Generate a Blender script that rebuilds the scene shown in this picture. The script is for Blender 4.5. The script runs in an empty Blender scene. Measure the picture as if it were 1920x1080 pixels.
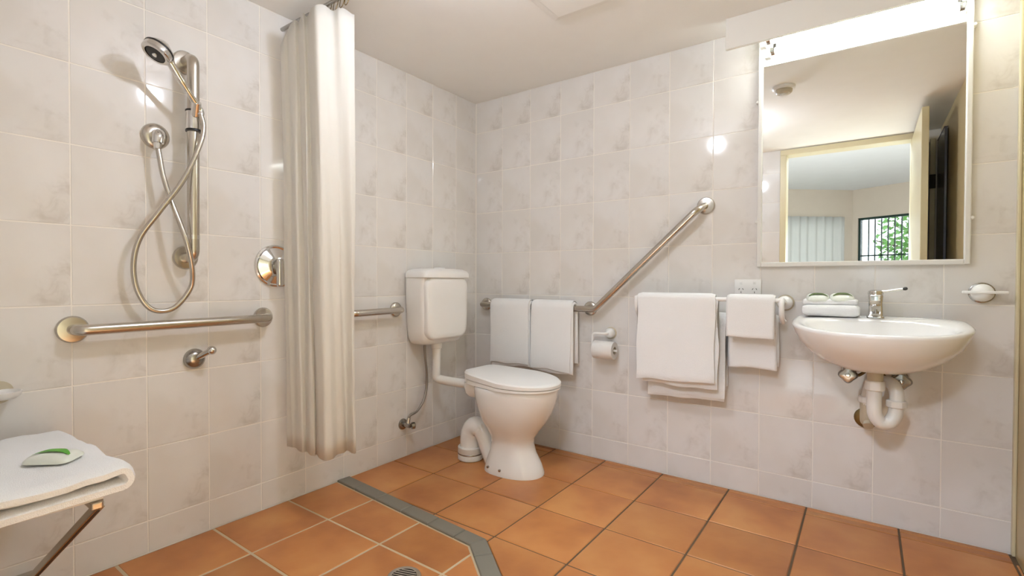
import bpy, bmesh, math, random
from mathutils import Vector, Matrix, noise
S = bpy.context.scene
C = S.collection
PI = math.pi
random.seed(7)

# ------------------------------------------------------------------ camera, sky, exposure
cam = bpy.data.cameras.new('camera'); co = bpy.data.objects.new('camera', cam); C.objects.link(co)
yaw, pitch, roll, FPX = 0.63889, -0.01428, 0.00274, 932.39
fwd = Vector((-math.sin(yaw)*math.cos(pitch), math.cos(yaw)*math.cos(pitch), math.sin(pitch)))
rt = Vector((math.cos(yaw), math.sin(yaw), 0)); up = rt.cross(fwd)
r2 = rt*math.cos(roll)+up*math.sin(roll); u2 = up*math.cos(roll)-rt*math.sin(roll)
mw = Matrix((r2, u2, -fwd)).transposed().to_4x4(); mw.translation = (1.9801, -2.4362, 0.9413)
co.matrix_world = mw
cam.sensor_fit = 'HORIZONTAL'; cam.sensor_width = 36.0; cam.lens = FPX/1920*36
cam.shift_x = (960-932.28)/1920; cam.clip_start = 0.01
S.camera = co
w = bpy.data.worlds.new('sky'); S.world = w; w.use_nodes = True
bg = w.node_tree.nodes['Background']; bg.inputs[0].default_value = (0.80, 0.90, 1.0, 1); bg.inputs[1].default_value = 2.2
S.view_settings.view_transform = 'Standard'; S.view_settings.look = 'None'
S.view_settings.gamma = 1; S.view_settings.use_curve_mapping = False
S.view_settings.exposure = 1.18

BULB = 118.0      # globe of the bathroom ceiling light
TUBE = 20.0      # fluorescent tube above the mirror
BEDFILL = 44.0   # unseen bedroom ceiling lamp, added as fill

ZC = 2.05        # bathroom ceiling
YF = -2.39       # inner face of the wall with the doorway
XR = 2.40        # right wall

# ------------------------------------------------------------------ materials
def mat(name, col, rough=0.5, metal=0.0, spec=0.5, coat=0.0, bump=None, trans=0.0):
    m = bpy.data.materials.new(name); m.use_nodes = True
    n = m.node_tree.nodes; l = m.node_tree.links; b = n['Principled BSDF']
    b.inputs['Base Color'].default_value = (*col, 1); b.inputs['Roughness'].default_value = rough
    b.inputs['Metallic'].default_value = metal; b.inputs['Specular IOR Level'].default_value = spec
    b.inputs['Coat Weight'].default_value = coat; b.inputs['Coat Roughness'].default_value = 0.05
    # faint tonal variation so that no surface is a flat swatch
    tc = n.new('ShaderNodeTexCoord'); nz = n.new('ShaderNodeTexNoise'); nz.inputs['Scale'].default_value = 6
    mx = n.new('ShaderNodeMix'); mx.data_type = 'RGBA'; mx.blend_type = 'MULTIPLY'; mx.inputs[0].default_value = 1
    rp = n.new('ShaderNodeValToRGB'); rp.color_ramp.elements[0].color = (.955, .95, .945, 1); rp.color_ramp.elements[1].color = (1, 1, 1, 1)
    l.new(tc.outputs['Object'], nz.inputs['Vector']); l.new(nz.outputs['Fac'], rp.inputs[0])
    mx.inputs[6].default_value = (*col, 1); l.new(rp.outputs[0], mx.inputs[7]); l.new(mx.outputs[2], b.inputs['Base Color'])
    if bump:
        sc, st = bump; n2 = n.new('ShaderNodeTexNoise'); n2.inputs['Scale'].default_value = sc; n2.inputs['Detail'].default_value = 3
        bp = n.new('ShaderNodeBump'); bp.inputs['Strength'].default_value = st; bp.inputs['Distance'].default_value = 0.004
        l.new(tc.outputs['Object'], n2.inputs['Vector']); l.new(n2.outputs['Fac'], bp.inputs['Height']); l.new(bp.outputs[0], b.inputs['Normal'])
    if trans:
        tr = n.new('ShaderNodeBsdfTranslucent'); tr.inputs[0].default_value = (*col, 1)
        ms = n.new('ShaderNodeMixShader'); ms.inputs[0].default_value = trans
        l.new(b.outputs[0], ms.inputs[1]); l.new(tr.outputs[0], ms.inputs[2]); l.new(ms.outputs[0], n['Material Output'].inputs[0])
    return m

def emit(name, col, st):
    m = bpy.data.materials.new(name); m.use_nodes = True
    b = m.node_tree.nodes['Principled BSDF']
    b.inputs['Base Color'].default_value = (.9, .9, .9, 1)
    b.inputs['Emission Color'].default_value = (*col, 1); b.inputs['Emission Strength'].default_value = st
    return m

def wall_tile_mat():
    m = bpy.data.materials.new('marbled ceramic'); m.use_nodes = True
    n = m.node_tree.nodes; l = m.node_tree.links; b = n['Principled BSDF']
    b.inputs['Roughness'].default_value = 0.075; b.inputs['Specular IOR Level'].default_value = 0.36
    tc = n.new('ShaderNodeTexCoord'); oi = n.new('ShaderNodeObjectInfo')
    def math_(op, a, bb=None):
        q = n.new('ShaderNodeMath'); q.operation = op
        for i, v in enumerate((a, bb)):
            if v is None: continue
            if isinstance(v, (int, float)): q.inputs[i].default_value = v
            else: l.new(v, q.inputs[i])
        return q.outputs[0]
    sx = n.new('ShaderNodeSeparateXYZ'); l.new(tc.outputs['Object'], sx.inputs[0])
    wv = math_('MULTIPLY', math_('FLOOR', math_('MULTIPLY', oi.outputs['Random'], 3.0)), 3.7)
    def nz(scale, det, rough, dist):
        q = n.new('ShaderNodeTexNoise'); q.noise_dimensions = '4D'
        q.inputs['Scale'].default_value = scale; q.inputs['Detail'].default_value = det; q.inputs['Roughness'].default_value = rough; q.inputs['Distortion'].default_value = dist
        l.new(tc.outputs['Object'], q.inputs['Vector']); l.new(wv, q.inputs['W']); return q.outputs['Fac']
    n1 = nz(9, 3, .55, .5); n2 = nz(17, 4, .6, .8); n3 = nz(5, 2, .5, 0)
    # the print: pale field, cloudy veins along the lower right side of each tile
    d = math_('ADD', math_('MULTIPLY', sx.outputs[0], 4.2), math_('MULTIPLY', sx.outputs[1], -2.6))
    d = math_('ADD', d, math_('MULTIPLY', math_('SUBTRACT', n1, 0.5), 2.0))
    def ramp(v, p0, p1, c0, c1):
        r = n.new('ShaderNodeValToRGB'); r.color_ramp.interpolation = 'EASE'
        r.color_ramp.elements[0].position = p0; r.color_ramp.elements[1].position = p1
        r.color_ramp.elements[0].color = (*c0, 1); r.color_ramp.elements[1].color = (*c1, 1); l.new(v, r.inputs[0]); return r.outputs[0]
    k = (0, 0, 0); o = (1, 1, 1)
    msk = ramp(d, .05, .62, k, o); v2 = ramp(n2, .40, .68, k, o)
    vein = math_('MULTIPLY', msk, v2)
    base = ramp(n3, .35, .65, (.765, .735, .70), (.81, .79, .77))
    mx = n.new('ShaderNodeMix'); mx.data_type = 'RGBA'; l.new(vein, mx.inputs[0]); l.new(base, mx.inputs[6]); mx.inputs[7].default_value = (.52, .475, .42, 1)
    mx.clamp_factor = True
    f = math_('MULTIPLY', vein, 0.54); l.new(f, mx.inputs[0])
    hs = n.new('ShaderNodeHueSaturation'); l.new(mx.outputs[2], hs.inputs['Color'])
    l.new(math_('ADD', math_('MULTIPLY', oi.outputs['Random'], .05), .975), hs.inputs['Value'])
    l.new(hs.outputs[0], b.inputs['Base Color'])
    return m

def floor_tile_mat():
    m = bpy.data.materials.new('terracotta'); m.use_nodes = True
    n = m.node_tree.nodes; l = m.node_tree.links; b = n['Principled BSDF']
    b.inputs['Roughness'].default_value = 0.36; b.inputs['Specular IOR Level'].default_value = 0.4
    tc = n.new('ShaderNodeTexCoord'); oi = n.new('ShaderNodeObjectInfo')
    q = n.new('ShaderNodeTexNoise'); q.noise_dimensions = '4D'; q.inputs['Scale'].default_value = 4.2; q.inputs['Detail'].default_value = 3
    l.new(tc.outputs['Object'], q.inputs['Vector'])
    mm = n.new('ShaderNodeMath'); mm.operation = 'MULTIPLY'; mm.inputs[1].default_value = 40; l.new(oi.outputs['Random'], mm.inputs[0]); l.new(mm.outputs[0], q.inputs['W'])
    r = n.new('ShaderNodeValToRGB'); cr = r.color_ramp
    cr.elements[0].position = .33; cr.elements[0].color = (.42, .152, .046, 1)
    cr.elements[1].position = .68; cr.elements[1].color = (.60, .272, .088, 1)
    e = cr.elements.new(.5); e.color = (.53, .210, .064, 1)
    l.new(q.outputs['Fac'], r.inputs[0])
    hs = n.new('ShaderNodeHueSaturation'); l.new(r.outputs[0], hs.inputs['Color'])
    a = n.new('ShaderNodeMapRange'); a.inputs[3].default_value = .88; a.inputs[4].default_value = 1.1; l.new(oi.outputs['Random'], a.inputs[0]); l.new(a.outputs[0], hs.inputs['Value'])
    l.new(hs.outputs[0], b.inputs['Base Color'])
    n2 = n.new('ShaderNodeTexNoise'); n2.inputs['Scale'].default_value = 60; bp = n.new('ShaderNodeBump'); bp.inputs['Strength'].default_value = .12; bp.inputs['Distance'].default_value = .003
    l.new(tc.outputs['Object'], n2.inputs['Vector']); l.new(n2.outputs['Fac'], bp.inputs['Height']); l.new(bp.outputs[0], b.inputs['Normal'])
    return m

M = dict(
    tile=wall_tile_mat(), terra=floor_tile_mat(),
    grout=mat('cream grout', (.91, .87, .81), .8), grout_floor=mat('brown grout', (.135, .085, .045), .85), grout_shower=mat('sand grout', (.62, .50, .33), .85),
    kerb=mat('grey kerb tile', (.225, .205, .165), .5), ceiling=mat('ceiling paint', (.94, .93, .90), .8, spec=.2),
    pelmet=mat('pelmet paint', (.86, .84, .80), .5), ochre=mat('ochre gloss paint', (.57, .46, .25), .35), cream=mat('cream gloss paint', (.74, .66, .44), .3),
    steel=mat('brushed steel', (.58, .54, .48), .27, 1.0), chrome=mat('chrome', (.70, .69, .67), .10, 1.0), dchrome=mat('dull chrome', (.42, .41, .39), .22, 1.0),
    black=mat('black rubber', (.012, .012, .012), .4), dark=mat('dark slot', (.03, .028, .025), .6),
    porcelain=mat('white porcelain', (.91, .90, .88), .10, spec=.5, coat=.3), plastic=mat('white plastic', (.93, .92, .90), .28),
    pvc=mat('white pipe', (.85, .83, .79), .35), oldpvc=mat('aged pipe', (.60, .53, .40), .5),
    towel=mat('white terry', (.955, .955, .955), .95, spec=.1, bump=(420, .55)), paper=mat('tissue paper', (.84, .82, .79), .95, spec=.1),
    curtain=mat('cream curtain cloth', (.95, .925, .875), .8, spec=.15, trans=.36),
    frame=mat('white enamel', (.80, .79, .76), .3), green=mat('green print', (.10, .42, .03), .4), palegreen=mat('pale sachet', (.80, .83, .75), .3), olive=mat('dark green print', (.10, .16, .04), .4),
    brass=mat('tarnished brass', (.22, .16, .07), .35, 1.0), hose=mat('braided steel', (.36, .34, .31), .35, 1.0, bump=(900, .4)),
    bedwall=mat('bedroom paint', (.74, .65, .54), .8, spec=.2), bedceil=mat('bedroom ceiling paint', (.84, .84, .84), .8, spec=.2), carpet=mat('carpet', (.70, .68, .64), .95, spec=.1),
    sheer=mat('sheer cloth', (.84, .84, .81), .9, spec=.1, trans=.25), slate=mat('slate blue shade', (.17, .19, .25), .25), darkbrown=mat('dark timber', (.05, .04, .032), .4),
    barsgreen=mat('dark green enamel', (.015, .045, .035), .4), leaf=mat('leaf', (.10, .24, .05), .6, trans=.3), bark=mat('bark', (.12, .085, .06), .9), lawn=mat('lawn', (.10, .21, .05), .9),
    mirror=mat('silvered glass', (.90, .91, .90), .0, 1.0), glass=None,
    bulb=emit('lit opal globe', (.88, .945, 1.08), BULB), tube=emit('lit tube', (.93, 1.0, .98), TUBE), bedfill=emit('lit fill dome', (.82, .95, 1.14), BEDFILL),
)
g = bpy.data.materials.new('window glass'); g.use_nodes = True
_n = g.node_tree.nodes; _t = _n.new('ShaderNodeBsdfTransparent'); _g = _n.new('ShaderNodeBsdfGlossy'); _g.inputs['Roughness'].default_value = .02
_f = _n.new('ShaderNodeFresnel'); _mx = _n.new('ShaderNodeMixShader'); _l = g.node_tree.links
_l.new(_f.outputs[0], _mx.inputs[0]); _l.new(_t.outputs[0], _mx.inputs[1]); _l.new(_g.outputs[0], _mx.inputs[2]); _l.new(_mx.outputs[0], _n['Material Output'].inputs[0])
M['glass'] = g
# the mirror keeps a plain silver colour without the tonal noise
_b = M['mirror'].node_tree.nodes['Principled BSDF']
for _k in list(_b.inputs['Base Color'].links): M['mirror'].node_tree.links.remove(_k)

# ------------------------------------------------------------------ object helpers (shapes are given in room coordinates)
ORI = {}
def tag(o, label=None, cat=None, group=None, kind=None):
    if label: o['label'] = label
    if cat: o['category'] = cat
    if group: o['group'] = group
    if kind: o['kind'] = kind
    return o
def thing(name, loc, label, cat, group=None):
    o = bpy.data.objects.new(name, None); C.objects.link(o); o.location = loc; o.empty_display_size = .05
    ORI[o] = Vector(loc); return tag(o, label, cat, group)
def obj(name, bm, m, parent=None, smooth=None, label=None):
    me = bpy.data.meshes.new(name)
    bmesh.ops.recalc_face_normals(bm, faces=bm.faces)
    bm.to_mesh(me); bm.free(); me.materials.append(M[m])
    o = bpy.data.objects.new(name, me); C.objects.link(o)
    if parent is not None: off = ORI[parent]
    else:
        xs = [v.co for v in me.vertices]
        off = Vector(((min(v.x for v in xs)+max(v.x for v in xs))/2, (min(v.y for v in xs)+max(v.y for v in xs))/2, min(v.z for v in xs)))
        o.location = off
    me.transform(Matrix.Translation(-off)); ORI[o] = off
    if parent is not None: o.parent = parent
    if smooth is not None:
        me.polygons.foreach_set('use_smooth', [True]*len(me.polygons))
        me.set_sharp_from_angle(angle=math.radians(smooth))
    if label: o['label'] = label
    return o
def struct(name, bm, m, **k): return tag(obj(name, bm, m, **k), kind='structure')

# ------------------------------------------------------------------ shape helpers
def B(): return bmesh.new()
def box(bm, lo, hi, bev=0.0, seg=2, mtx=None):
    r = bmesh.ops.create_cube(bm, size=1.0)
    vs = r['verts']; c = (Vector(lo)+Vector(hi))/2; s = Vector(hi)-Vector(lo)
    for v in vs: v.co = Vector((v.co.x*s.x, v.co.y*s.y, v.co.z*s.z))+c
    if bev:
        es = {e for v in vs for e in v.link_edges}
        vs = list({v for f in bmesh.ops.bevel(bm, geom=list(es), offset=bev, segments=seg, profile=.5, affect='EDGES')['faces'] for v in f.verts} | {v for v in vs if v.is_valid})
    if mtx is not None:
        for v in vs: v.co = mtx @ v.co
    return bm
def zdir(o, d, spin=None):
    d = Vector(d).normalized(); a = Vector(spin) if spin else (Vector((0, 0, 1)) if abs(d.z) < .9 else Vector((1, 0, 0)))
    x = a.cross(d).normalized(); y = d.cross(x)
    m = Matrix((x, y, d)).transposed().to_4x4(); m.translation = o; return m
def lathe(bm, prof, mtx=Matrix(), seg=24, cap=True):
    rings = []
    for r, z in prof:
        if r < 1e-6: rings.append([bm.verts.new(mtx @ Vector((0, 0, z)))])
        else: rings.append([bm.verts.new(mtx @ Vector((r*math.cos(2*PI*i/seg), r*math.sin(2*PI*i/seg), z))) for i in range(seg)])
    for a, b in zip(rings, rings[1:]):
        for i in range(seg):
            j = (i+1) % seg
            q = ([a[i], a[j]] if len(a) > 1 else [a[0]]) + ([b[j], b[i]] if len(b) > 1 else [b[0]])
            if len(q) > 2: bm.faces.new(q)
    if cap:
        for a in (rings[0], rings[-1]):
            if len(a) > 1: bm.faces.new(a)
    return bm
def cyl(bm, p0, p1, r, seg=20, r1=None, ch=0.0):
    p0, p1 = Vector(p0), Vector(p1); L = (p1-p0).length; r1 = r if r1 is None else r1
    pr = [(r-ch, 0), (r, ch), (r1, L-ch), (r1-ch, L)] if ch else [(r, 0), (r1, L)]
    return lathe(bm, pr, zdir(p0, p1-p0), seg)
def spline(pts, n=8):
    P = [Vector(p) for p in pts]; P = [2*P[0]-P[1]]+P+[2*P[-1]-P[-2]]; out = []
    for i in range(1, len(P)-2):
        for k in range(n):
            t = k/n; a, b, c, d = P[i-1:i+3]
            out.append(.5*((2*b)+(c-a)*t+(2*a-5*b+4*c-d)*t*t+(3*b-a-3*c+d)*t**3))
    return out+[P[-2]]
def fillet(pts, r, n=8):
    P = [Vector(p) for p in pts]; out = [P[0]]
    for a, b, c in zip(P, P[1:], P[2:]):
        u = (a-b).normalized(); v = (c-b).normalized(); ang = u.angle(v); d = min(r/math.tan(ang/2), (a-b).length*.49, (c-b).length*.49)
        s, e = b+u*d, b+v*d
        for k in range(n+1):
            t = k/n; out.append(s*(1-t)**2+b*2*t*(1-t)+e*t*t)
    return out+[P[-1]]
def tube(bm, path, r, seg=16, cap=True):
    P = [Vector(p) for p in path]; n = len(P); rr = r if isinstance(r, (list, tuple)) else [r]*n
    if len(rr) != n: rr = [rr[0]+(rr[-1]-rr[0])*i/(n-1) for i in range(n)]
    tg = [(P[min(i+1, n-1)]-P[max(i-1, 0)]).normalized() for i in range(n)]
    a = Vector((0, 0, 1)) if abs(tg[0].z) < .9 else Vector((1, 0, 0)); x = a.cross(tg[0]).normalized(); rings = []
    for i in range(n):
        x = (x-tg[i]*x.dot(tg[i])).normalized(); y = tg[i].cross(x)
        rings.append([bm.verts.new(P[i]+(x*math.cos(2*PI*k/seg)+y*math.sin(2*PI*k/seg))*rr[i]) for k in range(seg)])
    for a_, b_ in zip(rings, rings[1:]):
        for k in range(seg): bm.faces.new((a_[k], a_[(k+1) % seg], b_[(k+1) % seg], b_[k]))
    if cap: bm.faces.new(rings[0]); bm.faces.new(rings[-1])
    return bm
def loft(bm, rings, cap0=True, cap1=True):
    R = [[bm.verts.new(p) for p in r] for r in rings]
    for a, b in zip(R, R[1:]):
        n = len(a)
        for k in range(n): bm.faces.new((a[k], a[(k+1) % n], b[(k+1) % n], b[k]))
    if cap0: bm.faces.new(R[0])
    if cap1: bm.faces.new(R[-1])
    return bm
def rrect(cx, cy, hx, hy, r, z, n=6):
    out = []
    for sx, sy, a0 in ((1, 1, 0), (-1, 1, 90), (-1, -1, 180), (1, -1, 270)):
        for k in range(n+1):
            a = math.radians(a0+90*k/n); out.append(Vector((cx+sx*(hx-r)+r*math.cos(a), cy+sy*(hy-r)+r*math.sin(a), z)))
    return out
def egg(cx, cy, xb, xf, hw, z, n=40, e=2.0, eb=None):
    """outline with its long axis on x: back half reaches xb, front half xf"""
    out = []
    for k in range(n):
        a = 2*PI*k/n; c, s = math.cos(a), math.sin(a); q = e if c >= 0 else (eb or e)
        x = math.copysign(abs(c)**(2/q), c); y = math.copysign(abs(s)**(2/q), s)
        out.append(Vector((cx+(x*(xf-cx) if c >= 0 else x*(cx-xb)), cy+y*hw, z)))
    return out

# ------------------------------------------------------------------ tiled walls
tile_meshes = {}
def tile_mesh(x0, x1, y0, y1, th=.007, ch=.0011):
    key = tuple(round(v, 4) for v in (x0, x1, y0, y1))
    if key in tile_meshes: return tile_meshes[key]
    bm = B()
    rings = [[Vector(p) for p in ((x0, y0, -th), (x1, y0, -th), (x1, y1, -th), (x0, y1, -th))],
             [Vector(p) for p in ((x0, y0, -ch), (x1, y0, -ch), (x1, y1, -ch), (x0, y1, -ch))],
             [Vector(p) for p in ((x0+ch, y0+ch, 0), (x1-ch, y0+ch, 0), (x1-ch, y1-ch, 0), (x0+ch, y1-ch, 0))]]
    loft(bm, rings); bmesh.ops.recalc_face_normals(bm, faces=bm.faces)
    me = bpy.data.meshes.new('wall_tile'); bm.to_mesh(me); bm.free(); me.materials.append(M['tile']); tile_meshes[key] = me; return me
def tile_wall(parent, o, ux, width, u0, zmax, z0=.1107, tw=.2, th=.25, gap=.0034, skip=None):
    """o: lower left corner of the face, ux: direction to the right; u0: first vertical joint"""
    o = Vector(o); ux = Vector(ux); uz = Vector((0, 0, 1)); nn = ux.cross(uz)
    rot = Matrix((ux, uz, nn)).transposed().to_4x4(); i = 0
    us = [u0+tw*k for k in range(-20, 20)]; vs = [z0+th*k for k in range(-3, 12)]; rnd = random.Random(3)
    for ua in us:
        for va in vs:
            a0, a1 = max(ua, 0), min(ua+tw, width); b0, b1 = max(va, 0), min(va+th, zmax)
            if a1-a0 < .012 or b1-b0 < .012: continue
            if skip and skip(a0, a1, b0, b1): continue
            c = (ua+tw/2, va+th/2); e = gap/2
            me = tile_mesh(a0-c[0]+e, a1-c[0]-e, b0-c[1]+e, b1-c[1]-e)
            t = bpy.data.objects.new('tile', me); C.objects.link(t)
            m = Matrix.Translation(o+ux*c[0]+uz*c[1]+nn*rnd.uniform(-.0004, .0004)) @ rot
            t.parent = parent; t.matrix_local = Matrix.Translation(-ORI[parent]) @ m

wl = struct('wall_left', box(B(), (-.12, YF-.12, -.10), (-.0010, .12, ZC+.05)), 'grout')
tile_wall(wl, (0, YF, 0), (0, 1, 0), -YF, (-YF-.1856) % .2-.2, ZC)
wb = struct('wall_back', box(B(), (-.0010, .0010, -.10), (XR+.12, .12, ZC+.05)), 'grout')
tile_wall(wb, (0, 0, 0), (1, 0, 0), XR, .2066-.2, ZC)
# wall with the doorway the picture is taken from
DX0, DX1, DZ = 1.43, 2.235, 2.0
bm = B(); box(bm, (-.0018, YF-.12, -.10), (DX0-.02, YF-.0010, 2.40)); box(bm, (DX1+.02, YF-.12, -.10), (XR, YF-.0010, 2.40)); box(bm, (DX0-.02, YF-.12, DZ+.02), (DX1+.02, YF-.0010, 2.40))
wf = struct('wall_front', bm, 'grout')
tile_wall(wf, (DX0-.045, YF, 0), (-1, 0, 0), DX0-.045, .2-.2, ZC)
# right wall: ochre panel, its far end darkened by added shade panels
bm = B(); box(bm, (XR, YF-.12, -.10), (XR+.12, 0, ZC+.05), .004)
struct('wall_right', bm, 'ochre')
struct('trim_1', box(B(), (XR-.010, -.022, 0), (XR, 0, ZC), .003), 'cream')
struct('ceiling', box(B(), (0, YF, ZC), (XR, 0, ZC+.08)), 'ceiling')

# door frame of the doorway
bm = B()
box(bm, (DX0-.045, YF-.13, 0), (DX0, YF+.012, DZ), .004); 
fr = struct('trim_2', bm, 'cream')
struct('trim_3', box(B(), (DX1, YF-.13, 0), (DX1+.045, YF+.012, DZ), .004), 'cream')
struct('trim_4', box(B(), (DX0-.045, YF-.13, DZ), (DX1+.045, YF+.012, DZ+.045), .004), 'cream')
# open door leaf standing into the room
d1 = struct('door_1', box(B(), (2.236, YF+.02, .012), (2.271, -1.52, 1.995), .003), 'cream')
bm = B(); lathe(bm, [(.0, 0), (.026, 0), (.026, .006), (.011, .008), (.011, .035), (.022, .045), (.026, .058), (.02, .068), (0, .07)], zdir((2.236, -1.58, 1.0), (-1, 0, 0)))
obj('door_knob', bm, 'steel', d1, 40, label='brushed steel door knob')

# ------------------------------------------------------------------ floors
def clip(poly, n, d):
    """keep the side where n.p >= d"""
    out = []
    for i in range(len(poly)):
        a, b = poly[i], poly[(i+1) % len(poly)]; fa, fb = a.dot(n)-d, b.dot(n)-d
        if fa >= 0: out.append(a)
        if (fa >= 0) != (fb >= 0): out.append(a+(b-a)*(fa/(fa-fb)))
    return out
def area(p): return abs(sum(p[i].x*p[(i+1) % len(p)].y-p[(i+1) % len(p)].x*p[i].y for i in range(len(p))))/2
def floor_tile(parent, planes, c, m, z, th=.012, ch=.0025, jit=0):
    rings = []
    for inset, zz in ((0, -th), (0, -ch), (ch, 0)):
        p = [Vector(q) for q in ((-9, -9), (9, -9), (9, 9), (-9, 9))]
        for n, d in planes:
            p = clip(p, n, d+inset)
            if len(p) < 3: return
        q = []
        for v in p:
            if not q or (v-q[-1]).length > 1e-4: q.append(v)
        if len(q) > 1 and (q[0]-q[-1]).length < 1e-4: q.pop()
        rings.append(q)
    if len({len(r) for r in rings}) != 1 or len(rings[0]) < 3 or area(rings[0]) < 4e-4: return
    bm = B(); loft(bm, [[Vector((v.x-c.x, v.y-c.y, zz)) for v in r] for r, zz in zip(rings, (-th, -ch, 0))])
    bmesh.ops.recalc_face_normals(bm, faces=bm.faces)
    me = bpy.data.meshes.new('floor_tile'); bm.to_mesh(me); bm.free(); me.materials.append(M[m])
    t = bpy.data.objects.new('tile', me); C.objects.link(t); t.parent = parent; t.location = Vector((c.x, c.y, z+jit))-ORI[parent]
def hp(a, b):
    """half plane left of a->b"""
    a, b = Vector(a), Vector(b); t = (b-a).normalized(); n = Vector((-t.y, t.x)); return n, a.dot(n)
def shift(h, s): return h[0], h[1]+s
def square(x0, y0, w, g): return [(Vector((1, 0)), x0+g/2), (Vector((-1, 0)), -(x0+w-g/2)), (Vector((0, 1)), y0+g/2), (Vector((0, -1)), -(y0+w-g/2))]
ROOM = [(Vector((1, 0)), .003), (Vector((-1, 0)), -XR+.002), (Vector((0, 1)), YF+.003), (Vector((0, -1)), .003)]
K0, K1, K2 = (0, -.957), (.882, -1.022), (1.45, -1.49)       # outer edge of the kerb strip and its bend
KW = .064
o1 = hp(K0, K1); o2 = hp(K1, K2)                              # main floor lies left of these lines
fl = struct('floor', box(B(), (0, YF, -.10), (XR, 0, -.003)), 'grout_floor')
rnd = random.Random(11)
for i in range(-4, 6):
    for j in range(-3, 9):
        x0, y0 = .888+.3*i, -.379-.3*j
        sq = square(x0, y0, .3, .0065); c = Vector((x0+.15, y0+.15))
        if j == -1: sq = sq[:2]+[(Vector((0, 1)), y0+.00325), (Vector((0, -1)), .0345)]
        if j == -2: sq = sq[:2]+[(Vector((0, 1)), -.0305), sq[3]]
        a = rnd.uniform(-.0006, .0003)
        room = ROOM
        corner = [Vector(p) for p in ((x0, y0), (x0+.3, y0), (x0+.3, y0+.3), (x0, y0+.3))]
        if all(o1[0].dot(p) > o1[1] for p in corner) or any(o2[0].dot(p) < o2[1] for p in corner) is False and c.x < .9:
            floor_tile(fl, sq+room+[shift(o1, .004)], c, 'terra', 0, jit=a)
        elif all(o2[0].dot(p) > o2[1] for p in corner): floor_tile(fl, sq+room, c, 'terra', 0, jit=a)
        elif any(o1[0].dot(p) > o1[1] for p in corner) and c.x < .88: floor_tile(fl, sq+room+[shift(o1, .004)], c, 'terra', 0, jit=a)
        else: floor_tile(fl, sq+room+[shift(o2, .004)], c, 'terra', 0, jit=a)
# shower floor, cream joints
s1 = (-o1[0], -o1[1]); s2 = (-o2[0], -o2[1])
bm = B(); tmp = [Vector(q) for q in ((-9, -9), (9, -9), (9, 9), (-9, 9))]
for n_, d_ in ROOM+[s1, s2]: tmp = clip(tmp, n_, d_)
loft(bm, [[Vector((v.x, v.y, z)) for v in tmp] for z in (-.0028, -.0022)])
shf = struct('shower_floor', bm, 'grout_shower')
for i in range(-1, 6):
    for j in range(-1, 6):
        x0, y0 = .285+.305*(i-1), -1.268-.305*j
        sq = square(x0, y0, .305, .007); c = Vector((x0+.15, y0+.15))
        floor_tile(shf, sq+ROOM+[shift(s1, KW+.006), shift(s2, KW+.006)], c, 'terra', -.0006, jit=rnd.uniform(-.0005, .0002))
# kerb strip of narrow grey tiles
kb = bpy.data.objects.new('trim_5', None); C.objects.link(kb); kb['kind'] = 'structure'; kb.location = (0, -1, 0); ORI[kb] = Vector((0, -1, 0))
def along(a, b, t): a, b = Vector(a), Vector(b); return a+(b-a).normalized()*t
band1 = [(-o1[0], -o1[1]), shift(o1, -KW)]
band2 = [(-o2[0], -o2[1]), shift(o2, -KW)]
t1 = (Vector(K1)-Vector(K0)).normalized(); t2 = (Vector(K2)-Vector(K1)).normalized()
mit = (t1+t2).normalized()
def kerb_tile(planes, c): floor_tile(kb, planes, c, 'kerb', .007, th=.016, ch=.003)
cuts = [.002, .143, .303, .474, .638, .782]
for a, b in zip(cuts, cuts[1:]+[None]):
    pl = list(band1)+[(t1, Vector(K0).dot(t1)+a+.002)]
    if b: pl.append((-t1, -(Vector(K0).dot(t1)+b-.002)))
    else: pl.append((-mit, -(Vector(K1).dot(mit)-.001)))
    kerb_tile(pl, along(K0, K1, a+.07)-Vector((0, .03)))
cuts = [0, .10, .26, .42, .58, .735]
for a, b in zip(cuts, cuts[1:]):
    pl = list(band2)+[(-t2, -(Vector(K1).dot(t2)+b-.002))]
    pl.append((mit, Vector(K1).dot(mit)+.001) if a == 0 else (t2, Vector(K1).dot(t2)+a+.002))
    kerb_tile(pl, along(K1, K2, a+.07))
# floor waste
dr = thing('floor_drain', (.812, -1.355, 0), 'round chrome floor drain grate set among the shower tiles', 'drain')
bm = B(); lathe(bm, [(.040, .001), (.040, .005), (.043, .0065), (.052, .0055), (.055, .001)], Matrix.Translation((.812, -1.355, 0)), 36)
obj('ring', bm, 'steel', dr, 40)
bm = B(); lathe(bm, [(0, .0008), (.0405, .0008), (.0405, .0014), (0, .0014)], Matrix.Translation((.812, -1.355, 0)), 30, False); obj('well', bm, 'dark', dr)
for k in range(-3, 4):
    h = math.sqrt(.040**2-(k*.0105)**2); m_ = Matrix.Translation((.812, -1.355, 0)) @ Matrix.Rotation(math.radians(20), 4, 'Z')
    obj('slat', box(B(), (-h, k*.0105-.0026, .0014), (h, k*.0105+.0026, .0052), .001, 1, m_), 'steel', dr)

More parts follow.
